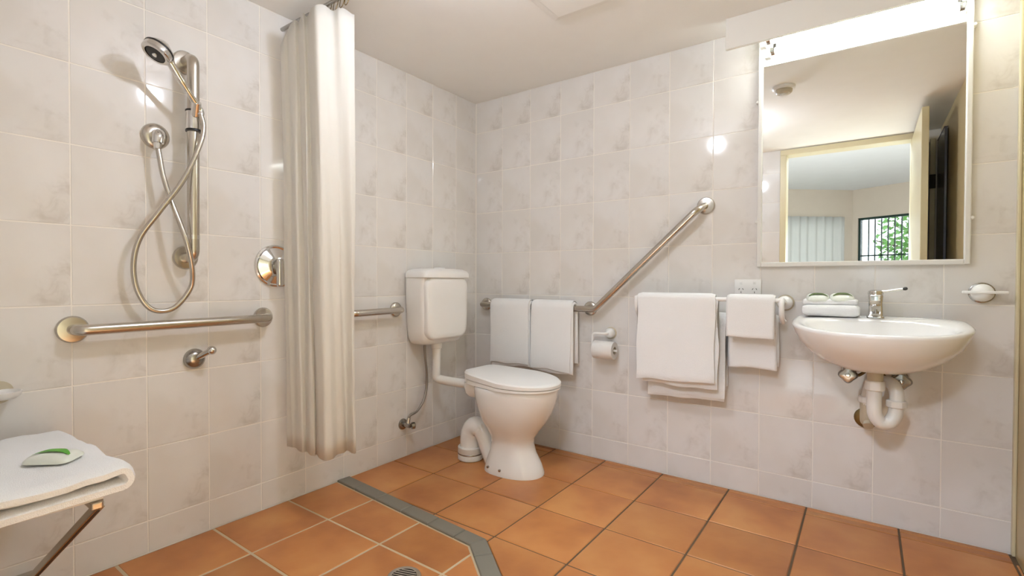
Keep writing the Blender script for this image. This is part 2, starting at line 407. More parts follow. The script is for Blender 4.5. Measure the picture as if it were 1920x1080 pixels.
# ------------------------------------------------------------------ ceiling fittings
cl = thing('ceiling_light', (1.10, -1.40, 1.955), 'warm opal globe light on the bathroom ceiling', 'light')
bm = B(); lathe(bm, [(.0, ZC), (.062, ZC), (.062, ZC-.010), (.05, ZC-.026), (.034, ZC-.040), (.030, ZC-.086), (0, ZC-.086)], Matrix.Translation((1.10, -1.40, 0)), 30); obj('base', bm, 'plastic', cl, 40)
bm = B(); lathe(bm, [(0 if k in (0, 16) else .040*math.sin(PI*k/16), ZC-.080-.040+.040*math.cos(PI*k/16)) for k in range(17)], Matrix.Translation((1.10, -1.40, 0)), 28, False); obj('globe', bm, 'bulb', cl, 60)
sd = thing('smoke_detector', (1.59, -.84, 2.0), 'round white smoke detector on the ceiling, seen in the mirror', 'smoke detector')
T = Matrix.Translation((1.59, -.84, 0))
obj('base', lathe(B(), [(0, ZC), (.058, ZC), (.058, ZC-.012), (.052, ZC-.018), (0, ZC-.018)], T, 32), 'plastic', sd, 40)
obj('body', lathe(B(), [(0, ZC-.016), (.044, ZC-.018), (.042, ZC-.032), (.034, ZC-.04), (0, ZC-.04)], T, 32), 'oldpvc', sd, 40)
obj('sensor', lathe(B(), [(0, ZC-.04), (.020, ZC-.04), (.018, ZC-.052), (0, ZC-.054)], T, 24), 'plastic', sd, 40)
vt = thing('ceiling_vent', (1.07, -.76, 2.04), 'square white exhaust vent panel set in the ceiling', 'vent')
bm = B(); X0, X1, Y0, Y1 = .905, 1.225, -.90, -.58
def ring4(a, z): return [Vector(p) for p in ((X0+a, Y0+a, z), (X1-a, Y0+a, z), (X1-a, Y1-a, z), (X0+a, Y1-a, z))]
loft(bm, [ring4(0, ZC), ring4(0, ZC-.003), ring4(.026, ZC-.008), ring4(.030, ZC-.008), ring4(.030, ZC)], False, False); obj('frame', bm, 'ceiling', vt)
obj('panel', box(B(), (X0+.034, Y0+.034, ZC-.014), (X1-.034, Y1-.034, ZC-.001), .003), 'ceiling', vt)

# ------------------------------------------------------------------ mirror, pelmet light
mi = thing('wall_mirror', (1.935, 0, 1.005), 'large wall mirror in a thin white frame above the basin', 'mirror')
MX0, MX1, MZ0, MZ1 = 1.594, 2.275, 1.005, 1.99
obj('glass', box(B(), (MX0+.012, -.010, MZ0+.012), (MX1-.012, -.002, MZ1-.012)), 'mirror', mi)
for lo, hi in (((MX0, -.022, MZ0), (MX0+.017, -.001, MZ1)), ((MX1-.017, -.022, MZ0), (MX1, -.001, MZ1)), ((MX0+.017, -.022, MZ0), (MX1-.017, -.001, MZ0+.019)), ((MX0+.017, -.022, MZ1-.017), (MX1-.017, -.001, MZ1))):
    obj('frame_bar', box(B(), lo, hi, .003), 'frame', mi)
for x, z in ((MX0-.003, 1.72), (MX0-.003, 1.2), (MX1+.003, 1.85), (MX1+.003, 1.17)):
    bm = B(); lathe(bm, [(0, 0), (.007, 0), (.007, .016), (.004, .02), (0, .02)], zdir((x, -.002, z), (0, -1, 0)), 12); obj('clip', bm, 'frame', mi, 40)
pe = struct('trim_6', box(B(), (1.49, -.163, 1.921), (XR-.001, -.145, ZC), .002), 'pelmet')
fx = thing('fluorescent_light', (1.94, -.06, 1.93), 'lit fluorescent batten tucked behind the pelmet over the mirror', 'light')
obj('housing', box(B(), (1.60, -.10, 2.0), (2.29, -.02, ZC-.001), .004), 'frame', fx)
tb = obj('tube', cyl(B(), (1.645, -.072, 1.955), (2.245, -.072, 1.955), .0185, 20), 'tube', fx, 40)
for s, x in ((1, 1.62), (-1, 2.27)):
    e = obj('end_holder', box(B(), (x-.012, -.088, 1.925), (x+.012, -.056, 2.0), .003), 'frame', fx)
    obj('end_cap', cyl(B(), (x+.01*s, -.072, 1.955), (x+.027*s, -.072, 1.955), .0188, 18), 'dchrome', e, 40)
    obj('starter_clip', box(B(), (x+.03*s-.006, -.05, 1.955), (x+.03*s+.006, -.035, 2.0), .002), 'darkbrown', e)

# ------------------------------------------------------------------ grab rails
def flange(bm, p, n, r=.037, th=.011): return lathe(bm, [(0, 0), (r, 0), (r, th*.55), (r-.004, th), (.02, th+.003), (0, th+.003)], zdir(p, n), 28)
def rail(name, label, pts, r, flanges, n, loc, fil=.045, cat='grab rail'):
    t = thing(name, loc, label, cat)
    obj('bar', tube(B(), fillet(pts, fil), r, 20), 'steel', t, 60)
    for p, fr_ in flanges: obj('flange', flange(B(), p, n, fr_), 'steel', t, 40)
    return t
rail('grab_rail', 'long horizontal steel grab rail on the shower wall below the hose loop', [(.006, -1.985, .787), (.062, -1.985, .787), (.062, -1.378, .790), (.006, -1.378, .790)], .0165,
     [((0, -1.985, .787), .042), ((0, -1.378, .790), .040)], (1, 0, 0), (0, -1.68, .74))
rail('grab_rail', 'short horizontal steel grab rail between shower curtain and toilet cistern', [(.006, -.975, .786), (.058, -.975, .786), (.058, -.665, .790), (.006, -.665, .790)], .0165,
     [((0, -.975, .786), .038), ((0, -.665, .790), .038)], (1, 0, 0), (0, -.82, .74))
t = rail('grab_rail', 'angled steel grab rail rising across the wall beside the toilet', [(.092, -.006, .798), (.092, -.06, .798), (.845, -.06, .794), (1.352, -.06, 1.268), (1.376, -.006, 1.291)], .0165,
         [((.092, 0, .798), .038), ((.795, 0, .795), .038), ((1.378, 0, 1.292), .040)], (0, -1, 0), (.74, 0, .75))
obj('post', cyl(B(), (.795, -.008, .795), (.795, -.06, .795), .013), 'steel', t, 40)
vr = rail('shower_rail', 'vertical steel shower rail with slider on the shower wall', [(.006, -1.662, 1.722), (.07, -1.662, 1.722), (.07, -1.665, 1.022), (.006, -1.665, 1.022)], .0195,
          [((0, -1.662, 1.722), .042), ((0, -1.665, 1.022), .042)], (1, 0, 0), (0, -1.662, .98), .05, 'shower rail')
obj('collar', cyl(B(), (.07, -1.665, 1.085), (.07, -1.665, 1.10), .021), 'chrome', vr, 40)
sl = obj('slider', cyl(B(), (.07, -1.662, 1.468), (.07, -1.662, 1.536), .0245, 24, ch=.003), 'chrome', vr, 40)
for z in (1.463, 1.532): obj('band', cyl(B(), (.07, -1.662, z), (.07, -1.662, z+.006), .0255), 'black', sl, 40)
obj('holder', cyl(B(), (.085, -1.662, 1.52), (.112, -1.668, 1.556), .017, 20, .0145), 'chrome', sl, 40)

# ------------------------------------------------------------------ hand shower, outlet, mixer, seat bracket
hs = thing('hand_shower', (.05, -1.766, .84), 'chrome hand shower in its holder with a long looping hose', 'shower head')
HC = Vector((.142, -1.792, 1.683)); HN = Vector((.06, -.52, -.85)).normalized(); H0 = Vector((.103, -1.656, 1.538)); mh = zdir(HC-HN*.018, HN)
obj('handle', tube(B(), spline([H0-Vector((0, -.004, .02)), H0, H0.lerp(HC, .35)+Vector((.004, 0, 0)), H0.lerp(HC, .72)+Vector((.006, 0, .006)), HC-HN*.016]), [.0115]*6+[.0105]*12+[.012]*8+[.016]*7, 16), 'chrome', hs, 60)
hd = obj('head', lathe(B(), [(0, -.012), (.018, -.010), (.034, .004), (.0425, .016), (.044, .024), (.0435, .038), (.040, .041), (.031, .042), (.030, .037), (0, .037)], mh, 32), 'chrome', hs, 35)
obj('grip_band', lathe(B(), [(.0425, .015), (.0447, .017), (.0449, .022), (.043, .024)], mh, 32, False), 'black', hd, 60)
obj('spray_face', lathe(B(), [(0, .0375), (.0298, .0375), (.028, .041), (.012, .0425), (0, .0425)], mh, 28), 'black', hd, 40)
obj('nozzle', lathe(B(), [(0, .042), (.008, .042), (.007, .046), (0, .046)], mh, 16), 'chrome', hd, 40)
hose = [(.05, -1.766, 1.392), (.055, -1.761, 1.347), (.06, -1.754, 1.294), (.07, -1.735, 1.214), (.09, -1.714, 1.133), (.1, -1.698, 1.07), (.085, -1.676, .988), (.06, -1.671, .913), (.05, -1.722, .843), (.045, -1.785, .842),
        (.045, -1.826, .906), (.05, -1.838, .993), (.06, -1.822, 1.081), (.085, -1.773, 1.172), (.105, -1.707, 1.287), (.11, -1.658, 1.415), (.107, -1.645, 1.48), (.103, -1.652, 1.52)]
obj('hose', tube(B(), spline(hose, 10), .0085, 12), 'steel', hs, 80)
so = thing('shower_outlet', (0, -1.757, 1.40), 'round steel wall outlet feeding the shower hose', 'shower outlet')
obj('flange', lathe(B(), [(0, 0), (.044, 0), (.043, .008), (.036, .015), (.022, .018), (0, .018)], zdir((0, -1.757, 1.437), (1, 0, 0)), 30), 'steel', so, 40)
obj('elbow', tube(B(), fillet([(.01, -1.757, 1.437), (.05, -1.764, 1.437), (.05, -1.766, 1.405)], .016), .018, 18), 'chrome', so, 60)
obj('nut', cyl(B(), (.05, -1.766, 1.412), (.05, -1.766, 1.385), .0125, 8), 'chrome', so, 30)
mx = thing('shower_mixer', (0, -1.326, .92), 'round chrome shower mixer plate half behind the curtain', 'mixer')
Tm = zdir((0, -1.326, 1.001), (1, 0, 0))
obj('plate', lathe(B(), [(0, 0), (.087, 0), (.086, .008), (.080, .012), (.074, .009), (.060, .016), (.042, .026), (.034, .030), (0, .030)], Tm, 40), 'chrome', mx, 40)
obj('spindle', lathe(B(), [(0, .028), (.029, .028), (.028, .062), (.024, .068), (0, .068)], Tm, 28), 'dchrome', mx, 40)
hd = obj('handle', box(B(), (.052, -1.352, .915), (.075, -1.300, 1.028), .010, 3), 'chrome', mx, 40)
sb = thing('wall_bracket', (0, -1.637, .61), 'small chrome knob bracket below the long grab rail', 'bracket')
Tb = zdir((0, -1.637, .653), (1, 0, 0))
obj('flange', lathe(B(), [(0, 0), (.037, 0), (.037, .006), (.03, .018), (.018, .026), (0, .028)], Tb, 28), 'dchrome', sb, 40)
obj('arm', cyl(B(), (.018, -1.632, .658), (.062, -1.605, .684), .012, 16, .010), 'chrome', sb, 40)
obj('tip', lathe(B(), [(0, -.016), (.011, -.012), (.016, 0), (.011, .012), (0, .016)], zdir((.064, -1.603, .685), (1, -.6, 0)), 18), 'chrome', sb, 50)

# ------------------------------------------------------------------ shower curtain and track
def curtain_mesh(top, bot, z0, z1, nz=26, th=.0022, sag=None):
    bm = B(); A_ = spline([(x, y, 0) for x, y in top], 9); Bt = spline([(x, y, 0) for x, y in bot], 9); n = len(A_); rows = []
    for k in range(nz+1):
        t = k/nz; row = []
        for i in range(n):
            p = A_[i].lerp(Bt[i], t**.8); zt = z1-(sag(i/(n-1)) if sag else 0)
            z = zt+(z0-zt)*t
            w_ = noise.noise(Vector((i*.10, t*2.2, 3.1)))*.008*min(1, t*3)
            row.append(Vector((p.x+w_*.6, p.y+w_, z)))
        rows.append(row)
    V = [[bm.verts.new(p) for p in r] for r in rows]
    for a, b in zip(V, V[1:]):
        for i in range(n-1): bm.faces.new((a[i], a[i+1], b[i+1], b[i]))
    return bm
CP0 = Vector((.086, -1.317)); CR = Vector((.556, .83)); CV = Vector((.83, -.556))
def cpath(L): return [tuple(CP0+CR*a+CV*b) for a, b in L]
ctop = cpath([(-.026, 0), (-.012, .016), (.004, .022), (.016, .075), (.030, .10), (.044, .098), (.052, .125), (.064, .165), (.076, .158), (.086, .175), (.096, .225), (.110, .252), (.140, .250), (.168, .236), (.192, .254), (.224, .244), (.248, .232)])
cbot = cpath([(-.006, 0), (.012, .022), (.030, .030), (.038, .070), (.056, .098), (.074, .092), (.080, .13), (.098, .155), (.110, .142), (.118, .19), (.142, .225), (.166, .212), (.184, .170), (.206, .160), (.226, .135), (.240, .182), (.258, .172)])
sc = obj('shower_curtain', curtain_mesh(ctop, cbot, .262, 1.948, sag=lambda u: .06*max(0, 1-u*7)+.004*math.sin(u*40)), 'curtain', None, 80)
so_ = sc.modifiers.new('thickness', 'SOLIDIFY'); so_.thickness = .0022
tag(sc, 'cream cloth shower curtain bunched beside the shower wall', 'curtain')
ct = thing('curtain_track', (.5, -1.30, 1.985), 'thin metal curtain track carrying the shower curtain under the ceiling', 'curtain track')
obj('rod', tube(B(), fillet([(0, -1.29, 1.992), (.93, -1.29, 1.992), (1.0, -1.75, 1.992), (1.0, YF+.01, 1.992)], .12), .008, 12), 'dchrome', ct, 60)
for x in (.13, .17, .21, .25, .29, .33, .37, .41, .44):
    bm = B(); tube(bm, [(x+.013*math.cos(a), -1.29+.006*math.sin(a), 1.975+.026*math.sin(a)) for a in [2*PI*k/16 for k in range(17)]], .0016, 6); obj('hook', bm, 'brass', ct, 60)
for x in (.5, .93): obj('hanger', cyl(B(), (x, -1.29, 1.992), (x, -1.29, ZC), .004), 'dchrome', ct)

# ------------------------------------------------------------------ toilet pan
TY = -.405
to = thing('toilet', (.59, TY, 0), 'white porcelain toilet pan with closed lid standing in the corner', 'toilet')
bm = B()
sec = [(.0, .432, .738, .118), (.012, .434, .738, .118), (.05, .444, .722, .110), (.10, .463, .694, .097), (.145, .472, .680, .093), (.175, .468, .685, .098), (.21, .452, .710, .118), (.26, .428, .748, .147), (.31, .410, .775, .163), (.355, .396, .793, .172), (.385, .390, .800, .175), (.40, .390, .802, .176), (.418, .388, .804, .176), (.424, .392, .800, .172)]
loft(bm, [egg((a+b)/2-.02, TY, a, b, h, z, 44, 2.15, 2.6) for z, a, b, h in sec])
pan = obj('pan', bm, 'porcelain', to, 50)
bm = B(); loft(bm, [rrect(.385, TY, hx, hy, .02, z) for z, hx, hy in ((.352, .040, .085), (.37, .052, .098), (.40, .056, .103), (.424, .056, .103))]); obj('hinge_shelf', bm, 'porcelain', pan, 45)
obj('trap_bend', tube(B(), spline([(.305, TY-.01, .0), (.305, TY-.01, .06), (.306, TY-.01, .125), (.325, TY-.01, .168), (.362, TY-.01, .178), (.398, TY-.01, .145), (.428, TY-.01, .085), (.462, TY-.01, .02)]), [.054]*20+[.053]*16+[.047]*21, 24), 'porcelain', pan, 70)
cb = obj('outlet_collar', lathe(B(), [(0, 0), (.062, 0), (.066, .004), (.066, .030), (.063, .034), (.066, .038), (.066, .066), (.062, .07), (.054, .07)], Matrix.Translation((.305, TY-.01, .001)), 30), 'pvc', to, 40)
obj('seal', lathe(B(), [(.0655, .030), (.0672, .032), (.0672, .036), (.0655, .038)], Matrix.Translation((.305, TY-.01, .001)), 30, False), 'dchrome', cb, 60)
for x, y in ((.50, TY-.1115), (.575, TY-.1165)):
    obj('floor_bolt', lathe(B(), [(0, -.004), (.006, -.004), (.006, .004), (0, .006)], zdir((x, y, .03), (0, -1, .15)), 12), 'dchrome', to, 40)
def seat_ring(z_back, z_front, xb, xf, hw, n=48):
    out = []
    for p in egg(.60, TY, xb, xf, hw, 0, n, 2.05, 9):
        t = (p.x-xb)/(xf-xb); wid = 1-.34*max(0, (.52-t)/.52)**1.25
        p.y = TY+(p.y-TY)*wid; p.z = z_back+(z_front-z_back)*t; out.append(p)
    return out
bm = B(); loft(bm, [seat_ring(.426, .426, .352, .812, .181), seat_ring(.426, .426, .348, .816, .184), seat_ring(.446, .432, .348, .816, .184), seat_ring(.450, .434, .352, .812, .180)]); obj('seat', bm, 'plastic', to, 40)
bm = B(); loft(bm, [seat_ring(.452, .436, .346, .812, .182), seat_ring(.454, .438, .340, .818, .187), seat_ring(.480, .450, .338, .818, .188), seat_ring(.489, .456, .344, .811, .182), seat_ring(.492, .459, .362, .79, .165)]); obj('lid', bm, 'plastic', to, 35)
for s in (-1, 1): obj('hinge', cyl(B(), (.345, TY+s*.075-.02, .436), (.345, TY+s*.075+.02, .436), .011, 14), 'plastic', to, 40)

ci = thing('cistern', (.085, -.43, .6), 'white plastic toilet cistern hung on the tiled wall', 'cistern')
CY = -.438; bm = B()
cs = [(.602, .060, .125, .03), (.612, .068, .142, .036), (.635, .072, .155, .036), (.68, .0745, .163, .034), (.80, .075, .170, .03), (.957, .075, .175, .03)]
loft(bm, [rrect(hx+.002, CY, hx, hy, r, z) for z, hx, hy, r in cs]); body = obj('tank', bm, 'plastic', ci, 40)
bm = B(); fp = []
for dx, ins in ((.118, .004), (.150, .002), (.160, .003), (.168, .007), (.173, .016), (.1755, .035), (.1765, .07)):
    ring = []
    for p in rrect(0, 0, .158-ins, .168-ins, .055, 0, 8):
        if p.y > 0: p.x = math.copysign(abs(p.x)+.012*(p.y/.168), p.x)
        ring.append(Vector((dx, CY+p.x, .794+p.y)))
    fp.append(ring)
loft(bm, fp, False, True); obj('front_panel', bm, 'plastic', body, 40)
bm = B(); loft(bm, [rrect(.091, CY, hx, hy, r, z) for z, hx, hy, r in ((.956, .086, .176, .034), (.959, .090, .180, .038), (.980, .0895, .1795, .038), (.994, .083, .172, .04), (1.003, .068, .15, .04), (1.007, .045, .11, .03))]); ld = obj('tank_lid', bm, 'plastic', ci, 50)
obj('flush_button', lathe(B(), [(0, 1.004), (.034, 1.004), (.032, 1.012), (.026, 1.014), (0, 1.014)], Matrix.Translation((.10, CY, 0)), 28), 'plastic', ld, 40)
obj('flush_pipe', tube(B(), fillet([(.085, CY-.005, .615), (.085, CY-.008, .405), (.125, TY-.02, .395), (.40, TY, .39)], .06, 10), .0235, 20), 'pvc', ci, 60)
obj('pipe_nut', cyl(B(), (.085, CY-.005, .608), (.085, CY-.005, .57), .031, 12, .029, .003), 'pvc', ci, 35)
obj('pan_seal', cyl(B(), (.335, TY, .391), (.372, TY, .390), .030, 18, .031, .003), 'pvc', ci, 40)
sv = thing('stop_valve', (0, -.614, .14), 'small chrome wall tap with a grey hose up to the cistern', 'valve')
obj('flange', lathe(B(), [(0, 0), (.030, 0), (.028, .006), (.014, .010), (0, .010)], zdir((0, -.614, .176), (1, 0, 0)), 22), 'dchrome', sv, 40)
obj('valve_body', cyl(B(), (.006, -.614, .176), (.055, -.614, .176), .012, 16), 'dchrome', sv, 40)
obj('handle', lathe(B(), [(0, 0), (.013, 0), (.019, .004), (.019, .018), (.014, .022), (0, .022)], zdir((.050, -.600, .172), (.5, .86, 0)), 8), 'dchrome', sv, 30)
obj('outlet_nut', cyl(B(), (.04, -.614, .186), (.04, -.607, .214), .010, 10), 'chrome', sv, 40)
obj('hose', tube(B(), spline([(.04, -.612, .205), (.045, -.60, .228), (.05, -.555, .243), (.05, -.508, .29), (.05, -.485, .36), (.052, -.486, .44), (.062, -.508, .53), (.066, -.515, .603)], 8), .0068, 10), 'hose', sv, 80)

# ------------------------------------------------------------------ hanging towels
def drape(bm, x0, x1, yr, zr, r, zf, zb, th, seed=0, skew=0.0, nx=18, wob=.004, flare=0.0):
    """cloth folded over a bar along x: front panel down to zf, back panel to zb"""
    prof = []
    yf, yb = yr-r-th*.5, yr+r+th*.5
    nf = 14
    for k in range(nf+1): prof.append((yf-flare*(1-k/nf), zf+(zr-zf)*k/nf, 'f', 1-k/nf))
    for k in range(1, 8):
        a = PI-PI*k/8; prof.append((yr+(r+th*.5)*math.cos(a), zr+(r+th*.5)*math.sin(a), 't', 0))
    for k in range(0, 9): prof.append((yb, zr+(zb-zr)*k/8, 'b', k/8))
    n = len(prof)
    nor = []
    for i in range(n):
        a, b = prof[max(0, i-1)], prof[min(n-1, i+1)]; dy, dz = b[0]-a[0], b[1]-a[1]; L = math.hypot(dy, dz); nor.append((-dz/L, dy/L))
    loop = []
    for i in range(n): loop.append((i, .5))
    loop += [(n-1, .25), (n-1, -.25)]
    for i in range(n-1, -1, -1): loop.append((i, -.5))
    loop += [(0, -.25), (0, .25)]
    rings = []
    for s in range(nx+1):
        u = s/nx; ins = 0
        edge = min(u, 1-u)*(x1-x0); thk = th*min(1, .30+.70*math.sqrt(min(1, edge/.012))); ring = []
        for i, w_ in loop:
            y, z, kd, t = prof[i]; ny, nz_ = nor[i]
            x = x0+(x1-x0)*u
            dn = noise.noise(Vector((x*7+seed*3.7, z*5, seed)))*wob*(t*.9+.15) if kd != 't' else 0
            if kd == 'b': dn = min(dn, 0)*.0
            dz = (skew*(u-.5)+noise.noise(Vector((x*11, seed*2.1, 0)))*.010)*t if kd in 'fb' else 0
            sgn = 1 if kd == 'f' else 0
            ext = 0
            if i in (0, n-1) and abs(w_) < .3: ext = -.004
            ring.append(Vector((x+noise.noise(Vector((z*7, seed, 1)))*.007, y+ny*w_*thk-abs(dn)*sgn, z+nz_*w_*thk+dz+ext)))
        rings.append(ring)
    loft(bm, rings); return bm
def towel(name, label, layers, group, cat='towel'):
    bm = B()
    for a in layers: drape(bm, *a[:8], **a[8])
    o = obj(name, bm, 'towel', None, 70); tag(o, label, cat, group); return o
G1 = 'hand towels on the angled grab rail'
towel('hand_towel', 'white hand towel on the grab rail, the one nearer the cistern', [(.190, .468, -.060, .798, .0175, .455, .50, .017, dict(seed=1, skew=.012, wob=.008)), (.196, .462, -.060, .798, .035, .470, .55, .007, dict(seed=4, skew=.01, wob=.008))], G1)
towel('hand_towel', 'white hand towel on the grab rail, the one nearer the paper roll', [(.484, .738, -.060, .797, .0175, .447, .50, .017, dict(seed=2, skew=-.004, wob=.008)), (.478, .728, -.060, .797, .035, .460, .52, .007, dict(seed=6, skew=-.008, wob=.008))], G1)
# double towel rail
tr = thing('towel_rail', (1.41, 0, .77), 'white double towel rail with ball ends under the power point', 'towel rail')
RU, RL = (-.116, .864), (-.050, .775)
obj('upper_bar', cyl(B(), (1.085, RU[0], RU[1]), (1.700, RU[0], RU[1]), .0095, 16), 'plastic', tr, 40)
obj('lower_bar', cyl(B(), (1.085, RL[0], RL[1]), (1.697, RL[0], RL[1]), .0095, 16), 'plastic', tr, 40)
for x in (1.095, 1.703):
    obj('backplate', lathe(B(), [(0, 0), (.034, 0), (.034, .004), (.031, .006), (0, .006)], zdir((x, 0, .852), (0, -1, 0)), 26), 'oldpvc', tr, 40)
    b_ = obj('ball_end', lathe(B(), [(0, 0), (.028, 0), (.029, .012), (.026, .024), (.017, .032), (0, .035)], zdir((x, -.005, .852), (0, -1, 0)), 26), 'plastic', tr, 50)
    obj('bracket_arm', tube(B(), spline([(x, -.03, .852), (x, -.08, .862), (x, -.116, .864), (x, -.124, .838), (x, -.112, .80), (x, -.082, .776), (x, -.05, .775)], 6), .0105, 14), 'plastic', b_, 60)
G2 = 'bath towels on the double rail'; G3 = 'small towels on the double rail'
towel('bath_towel', 'large white bath towel folded over the upper towel bar', [(1.105, 1.452, RU[0], RU[1], .0105, .492, .66, .015, dict(seed=3, skew=.012, wob=.012, flare=.006)), (1.128, 1.462, RU[0], RU[1], .001, .470, .70, .009, dict(seed=5, skew=.0, wob=.006))], G2)
towel('bath_towel', 'large white bath towel hanging lower, behind the front one', [(1.135, 1.478, RL[0], RL[1], .0105, .405, .45, .013, dict(seed=8, skew=.012, wob=.006, flare=.0)), (1.160, 1.482, RL[0], RL[1], .0245, .420, .47, .004, dict(seed=9, skew=.014, wob=.006, flare=.0))], G2)
towel('face_towel', 'small white towel on the upper bar near the basin', [(1.497, 1.680, RU[0], RU[1], .0105, .708, .73, .014, dict(seed=11, wob=.006))], G3)
towel('face_towel', 'small white towel on the lower bar, showing below the upper one', [(1.494, 1.683, RL[0], RL[1], .0105, .572, .60, .017, dict(seed=13, wob=.006, flare=.0)), (1.497, 1.686, RL[0], RL[1], .001, .60, .585, .009, dict(seed=14, wob=.004))], G3)

# ------------------------------------------------------------------ toilet paper, power point, hook
tp = thing('paper_holder', (.905, 0, .62), 'white wall bracket holding the toilet roll', 'paper holder')
obj('backplate', lathe(B(), [(0, 0), (.031, 0), (.031, .004), (.028, .006), (0, .006)], zdir((.912, 0, .672), (0, -1, 0)), 24), 'oldpvc', tp, 40)
obj('ball_end', lathe(B(), [(0, 0), (.025, 0), (.026, .012), (.022, .024), (.012, .031), (0, .033)], zdir((.912, -.005, .672), (0, -1, 0)), 24), 'plastic', tp, 50)
obj('arm', tube(B(), fillet([(.912, -.03, .672), (.905, -.058, .672), (.836, -.062, .672), (.836, -.062, .588), (.972, -.062, .588)], .018, 6), .0062, 12), 'plastic', tp, 60)
bm = B(); Tr = zdir((.848, -.062, .5885), (1, 0, 0))
lathe(bm, [(.020, 0), (.044, 0), (.0455, .002), (.0455, .108), (.044, .110), (.020, .110), (.020, 0)], Tr, 32, False)
rl = thing('toilet_roll', (.903, -.062, .543), 'white toilet paper roll on the wall holder', 'toilet roll')
obj('paper', bm, 'paper', rl, 40)
obj('core', lathe(B(), [(.0198, -.001), (.0198, .111), (.0185, .111), (.0185, -.001)], Tr, 24, False), 'oldpvc', rl, 50)
pp = thing('power_point', (1.557, 0, .877), 'white double power outlet under the mirror', 'power outlet')
obj('plate', box(B(), (1.504, -.009, .877), (1.611, 0, .951), .003, 2), 'plastic', pp, 40)
for x in (1.531, 1.585):
    obj('rocker_switch', box(B(), (x-.006, -.0125, .930), (x+.006, -.008, .942), .0015, 1), 'plastic', pp)
    for dx, a in ((-.0075, 30), (.0075, -30)):
        obj('socket_slot', box(B(), (-.0011, -.0096, -.004), (.0011, -.0086, .004), 0, 1, Matrix.Translation((x+dx, 0, .908)) @ Matrix.Rotation(math.radians(a), 4, 'Y')), 'dark', pp)
    obj('socket_slot', box(B(), (x-.0011, -.0096, .890), (x+.0011, -.0086, .898)), 'dark', pp)
hk = thing('towel_hook', (2.307, 0, .87), 'white oval wall hook with a crossbar right of the basin', 'hook')
obj('backplate', lathe(B(), [(0, 0), (.036, 0), (.036, .004), (.033, .006), (0, .006)], zdir((2.307, 0, .904), (0, -1, 0)), 28), 'dchrome', hk, 40)
obj('boss', lathe(B(), [(0, 0), (.030, 0), (.031, .014), (.026, .028), (.015, .038), (0, .041)], zdir((2.307, -.005, .904), (0, -1, 0)), 26), 'plastic', hk, 50)
bm = B(); box(bm, (2.252, -.050, .901), (2.369, -.030, .911), .0035, 2); obj('crossbar', bm, 'plastic', hk, 40)
sh = thing('soap_holder', (0, -2.155, .58), 'white round soap holder on the shower wall at the picture edge', 'soap holder')
obj('backplate', lathe(B(), [(0, 0), (.032, 0), (.032, .005), (0, .006)], zdir((0, -2.150, .62), (1, 0, 0)), 26), 'oldpvc', sh, 40)
bm = B(); lathe(bm, [(0, -.004), (.030, -.004), (.040, .004), (.043, .016), (.040, .0165), (.036, .008), (0, .006)], Matrix.Translation((.045, -2.150, .612)), 28); obj('dish', bm, 'plastic', sh, 45)

# ------------------------------------------------------------------ basin
ba = thing('wash_basin', (2.008, 0, .62), 'white oval wall-hung wash basin under the mirror', 'basin')
BX = 2.008
def bring(hx, yb, yf, zb, zf, e=2.3, eb=5.0, n=56, ctr=None):
    out = []; yc = ctr if ctr is not None else yb+(yf-yb)*.36
    for k in range(n):
        a = 2*PI*k/n; c, s = math.cos(a), math.sin(a); q = e if s < 0 else eb
        x = math.copysign(abs(c)**(2/(e if s < 0 else 2.6)), c); y = math.copysign(abs(s)**(2/q), s)
        yy = yc+(y*(yb-yc) if s >= 0 else -y*(yf-yc))
        out.append(Vector((BX+x*hx, yy, zb+(zf-zb)*(yy-yb)/(yf-yb))))
    return out
bm = B()
rings = [bring(.050, -.10, -.24, .618, .620), bring(.105, -.04, -.30, .624, .628), bring(.160, -.012, -.345, .645, .650), bring(.205, -.004, -.385, .680, .682), bring(.236, -.002, -.415, .722, .715), bring(.252, -.001, -.432, .764, .744),
         bring(.2595, -.001, -.438, .792, .758), bring(.2615, -.001, -.439, .803, .765), bring(.2545, -.003, -.435, .809, .770), bring(.246, -.010, -.427, .810, .771),
         bring(.218, -.128, -.412, .803, .768, 2.3, 2.6, ctr=-.25), bring(.205, -.138, -.400, .790, .757, 2.3, 2.6, ctr=-.25), bring(.170, -.155, -.37, .735, .72, 2.2, 2.4, ctr=-.25), bring(.105, -.18, -.315, .688, .685, 2.1, 2.2, ctr=-.25), bring(.03, -.22, -.275, .675, .675, 2, 2, ctr=-.25)]
loft(bm, rings); bs = obj('bowl', bm, 'porcelain', ba, 70)
obj('waste_ring', lathe(B(), [(0, 0), (.030, 0), (.032, .003), (.024, .004), (0, .002)], Matrix.Translation((BX, -.248, .674)), 24), 'chrome', ba, 40)
tpx = thing('basin_tap', (2.008, -.075, .80), 'chrome single lever basin tap with a long thin handle', 'tap')
bm = B(); loft(bm, [rrect(2.008, -.075, hx, hy, .008, z) for z, hx, hy in ((.806, .027, .027), (.812, .027, .027), (.815, .023, .025), (.86, .021, .024), (.888, .023, .026), (.892, .022, .025))]); obj('body', bm, 'chrome', tpx, 40)
bm = B(); loft(bm, [[Vector((2.008+hx*a, y, z+hz*b)) for a, b in ((-1, -1), (1, -1), (1, 1), (-1, 1))] for y, z, hx, hz in ((-.085, .862, .016, .013), (-.125, .855, .015, .011), (-.165, .846, .014, .009), (-.178, .843, .013, .008))]); sp = obj('spout', bm, 'chrome', tpx, 30)
obj('aerator', cyl(B(), (2.008, -.168, .842), (2.008, -.170, .826), .0105, 18), 'dchrome', sp, 40)
bm = B(); lathe(bm, [(0, 0), (.024, 0), (.025, .006), (.023, .014), (.016, .018), (0, .019)], Matrix.Translation((2.008, -.075, .893)), 26); lv = obj('cap', bm, 'chrome', tpx, 40)
